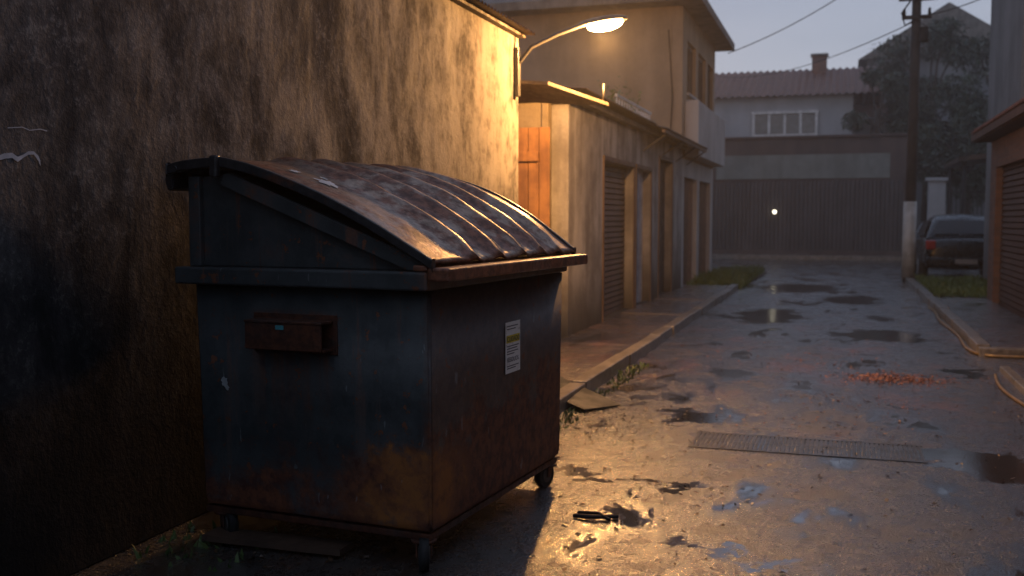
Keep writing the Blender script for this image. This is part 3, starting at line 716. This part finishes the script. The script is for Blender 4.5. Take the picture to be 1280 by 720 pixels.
lab('label_band',.85,1.03,.945,.985,M_yel,.0015)
def txt(nm,s,y,z,size,m):
    cu=bpy.data.curves.new(nm,'FONT'); cu.body=s; cu.size=size; cu.materials.append(m); cu.extrude=.0002
    o=bpy.data.objects.new(nm,cu); COL.objects.link(o); o.parent=rd; o.location=(SX+.003,y,z); o.rotation_euler=(math.pi/2,0,math.pi/2)
txt('label_text_a','CUIDADO',.856,.952,.037,M_ink); txt('label_text_b','RESIDUOS',.856,.845,.034,M_ink)
for i,(w,z) in enumerate(((.15,1.03),(.12,1.015),(.16,.925),(.14,.912),(.15,.897),(.1,.884),(.16,.82),(.12,.808))): lab('label_line_%d'%i,.857,.857+w,z,z+.005,M_ink,.001)
def chip(nm,cx,cz,r,mat_,n=14):
    V=[(cx,-.0015,cz)]+[(cx+math.cos(a)*r*random.uniform(.5,1.1),-.0015,cz+math.sin(a)*r*1.1*random.uniform(.5,1.1)) for a in [6.283*k/n for k in range(n)]]
    mesh(nm,V,[(0,1+k,1+(k+1)%n) for k in range(n)],mat_,rd,True)
M_chip=plain('paint_chip',(.40,.43,.43),.6)
chip('paint_chip_a',.175,.80,.026,M_chip); chip('paint_chip_b',.19,.775,.014,M_chip); chip('paint_chip_c',.58,.42,.013,plain('chip_dull',(.14,.15,.15),.6))
def lidpatch(nm,cx,cy,rx,ry,mat_,n=22):
    V=[];F=[]
    def P(x,y):
        return (x,y,pz(x)+rib(y)+crown(x,y)+.008*noise.noise((x*4,y*3,2))+.004*noise.noise((x*11,y*9,5))+.004)
    rings_=4
    rad=[random.uniform(.45,1.1) for _ in range(n)]
    V.append(P(cx,cy))
    for k in range(1,rings_+1):
        for i in range(n):
            a=6.283*i/n; V.append(P(cx+math.cos(a)*rx*rad[i]*k/rings_,cy+math.sin(a)*ry*rad[i]*k/rings_))
    for i in range(n): F.append((0,1+i,1+(i+1)%n))
    for k in range(rings_-1):
        for i in range(n): F.append((1+k*n+i,1+(k+1)*n+i,1+(k+1)*n+(i+1)%n,1+k*n+(i+1)%n))
    mesh(nm,V,F,mat_,rd,True,True)
M_peel=plain('peeled_patch',(.65,.64,.64),.5)
lidpatch('peeled_patch_a',.66,.17,.07,.05,M_peel); lidpatch('peeled_patch_b',.50,.14,.03,.035,M_peel); lidpatch('peeled_patch_c',.60,.24,.03,.02,M_peel)
def castor(i,x,y,ang):
    c=math.cos(ang); s=math.sin(ang)
    px,py=x+.035*s,y-.035*c
    cyl('castor_tyre_%d'%i,(px-.022*c,py-.022*s,.075),(px+.022*c,py+.022*s,.075),.075,.075,M_tyre,rd,True,28)
    cyl('castor_hub_%d'%i,(px-.027*c,py-.027*s,.075),(px+.027*c,py+.027*s,.075),.042,.042,M_pipe,rd,True,20)
    for q in (-1,1):
        ox,oy=px+q*.034*c,py+q*.034*s
        V=[]
        for dz,(wa,wb) in ((.065,(-.012,.012)),(.135,(-.005,.05))):
            for w_ in (wa,wb):
                for e in (-.003,.003): V.append((ox-s*w_+c*e,oy+c*w_+s*e,dz))
        mesh('castor_fork_%d_%d'%(i,q),V,[(0,1,3,2),(4,6,7,5),(0,4,5,1),(2,3,7,6),(0,2,6,4),(1,5,7,3)],M_pocket,rd,True)
    cyl('castor_plate_%d'%i,(x,y,.123),(x,y,.137),.06,.06,M_pocket,rd,True,20)
castor(0,W-.07,.06,.5); castor(1,W-.06,L-.10,-.2); castor(2,.10,.09,1.0); castor(3,.1,L-.1,.1)

# ---------------------------------------------------------------- litter
M_deb=leafmat('dead_leaves',(.02,.012,.007),(.12,.06,.025))
def litter(name,spots,mat,size,hmax=.012):
    V=[];F=[]
    for (cx,cy,rx,ry,n) in spots:
        for _ in range(n):
            x=cx+random.gauss(0,.5)*rx;y=cy+random.gauss(0,.5)*ry; a=random.uniform(0,6.28); l=size*random.uniform(.3,1.3); w=l*random.uniform(.3,.7)
            dx,dy=math.cos(a),math.sin(a); i=len(V); z=.004
            V+=[(x-dx*l,y-dy*l,z),(x-dy*w,y+dx*w,z+random.uniform(0,hmax)),(x+dx*l,y+dy*l,z+random.uniform(0,hmax)),(x+dy*w,y-dx*w,z+random.uniform(0,hmax))]
            F+=[(i,i+1,i+2),(i,i+2,i+3)]
    return mesh(name,V,F,mat)
litter('leaf_litter',[(-1.75,7.6,.5,.7,200),(-1.5,8.0,.7,1.2,200),(-1.9,9.5,.3,2.5,180),(-1.2,5.9,.9,1.1,140),(-1.1,4.6,.9,.8,60),(.0,8.5,2.0,3,160),(.2,6,1.5,1.2,80),(-2.6,4.2,.5,.3,160),(1.4,16,.15,5,160),(-.3,13,1.6,3,200),(1.4,9,.2,2.5,120)],M_deb,.017)
M_red=leafmat('red_leaves',(.10,.035,.02),(.30,.12,.06))
litter('red_leaf_pile',[(.55,10.75,.50,.40,1000),(.1,9.3,.8,.4,90),(.0,8.2,1.2,.5,90),(-.4,12,1,1,100)],M_red,.018,.012)
rtw=root('broken_stick',(-1.2,5.4,0))
tube('stick_a',[(-1.33,5.22,.012),(-1.22,5.20,.02),(-1.10,5.27,.012)],.011,M_dark,rtw)
tube('stick_b',[(-1.32,5.28,.014),(-1.20,5.24,.03),(-1.13,5.20,.012)],.009,M_dark,rtw)
box('timber_board',-2.95,-2.2,4.22,4.36,.02,.05,plain('wet_board',(.10,.06,.04),.5))

# ---------------------------------------------------------------- rain mist in the air
M_v=bpy.data.materials.new('mist'); M_v.use_nodes=True; nt=M_v.node_tree; nt.nodes.clear()
out=nd(nt,'ShaderNodeOutputMaterial'); vs=nd(nt,'ShaderNodeVolumeScatter',None,{'Color':(1,1,1,1),'Density':.0024,'Anisotropy':.3})
nt.links.new(vs.outputs[0],out.inputs['Volume'])
box('mist',-30,30,2.5,75,.002,14,M_v)

# ---------------------------------------------------------------- world, sun, camera
Wd=bpy.data.worlds.new('World'); S.world=Wd; Wd.use_nodes=True; nt=Wd.node_tree; nt.nodes.clear()
sky=nd(nt,'ShaderNodeTexSky',{'sky_type':'NISHITA','sun_disc':False,'sun_elevation':math.radians(4),'sun_rotation':math.radians(200),'air_density':1.0,'dust_density':2.0,'ozone_density':3.0})
g=nd(nt,'ShaderNodeTexCoord').outputs['Generated']
z=nd(nt,'ShaderNodeSeparateXYZ',None,{0:g}).outputs[2]
cl=noi(nt,g,2.2,4,.55,(1,1,3.0))
cloud=mix(nt,mapr(nt,z,.0,.45),(.90,.90,1.0),(.40,.50,.74))
cloud=mix(nt,math_(nt,'MULTIPLY',mapr(nt,cl,.35,.7),.35),cloud,(.40,.48,.65))
cloud=nd(nt,'ShaderNodeVectorMath',{'operation':'SCALE'},{0:cloud,'Scale':5.4}).outputs[0]
col=mix(nt,.85,sky.outputs[0],cloud)
bg=nd(nt,'ShaderNodeBackground',None,{'Color':col,'Strength':.13}); wo=nd(nt,'ShaderNodeOutputWorld')
nt.links.new(bg.outputs[0],wo.inputs[0])
sl=bpy.data.lights.new('sun','SUN'); sl.energy=.1; sl.angle=math.radians(25); sl.color=(.8,.86,1)
so=bpy.data.objects.new('sun',sl); so.rotation_euler=(math.radians(40),0,math.radians(-20)); COL.objects.link(so)

cd=bpy.data.cameras.new('camera'); cd.lens=36; cd.sensor_width=36; cd.clip_end=500; cd.clip_start=.05
cd.dof.use_dof=True; cd.dof.focus_distance=5.0; cd.dof.aperture_fstop=2.4
co_=bpy.data.objects.new('camera',cd); co_.location=(0,0,1.6)
co_.rotation_euler=(math.radians(90-3.93),0,math.radians(17.8)); COL.objects.link(co_); S.camera=co_
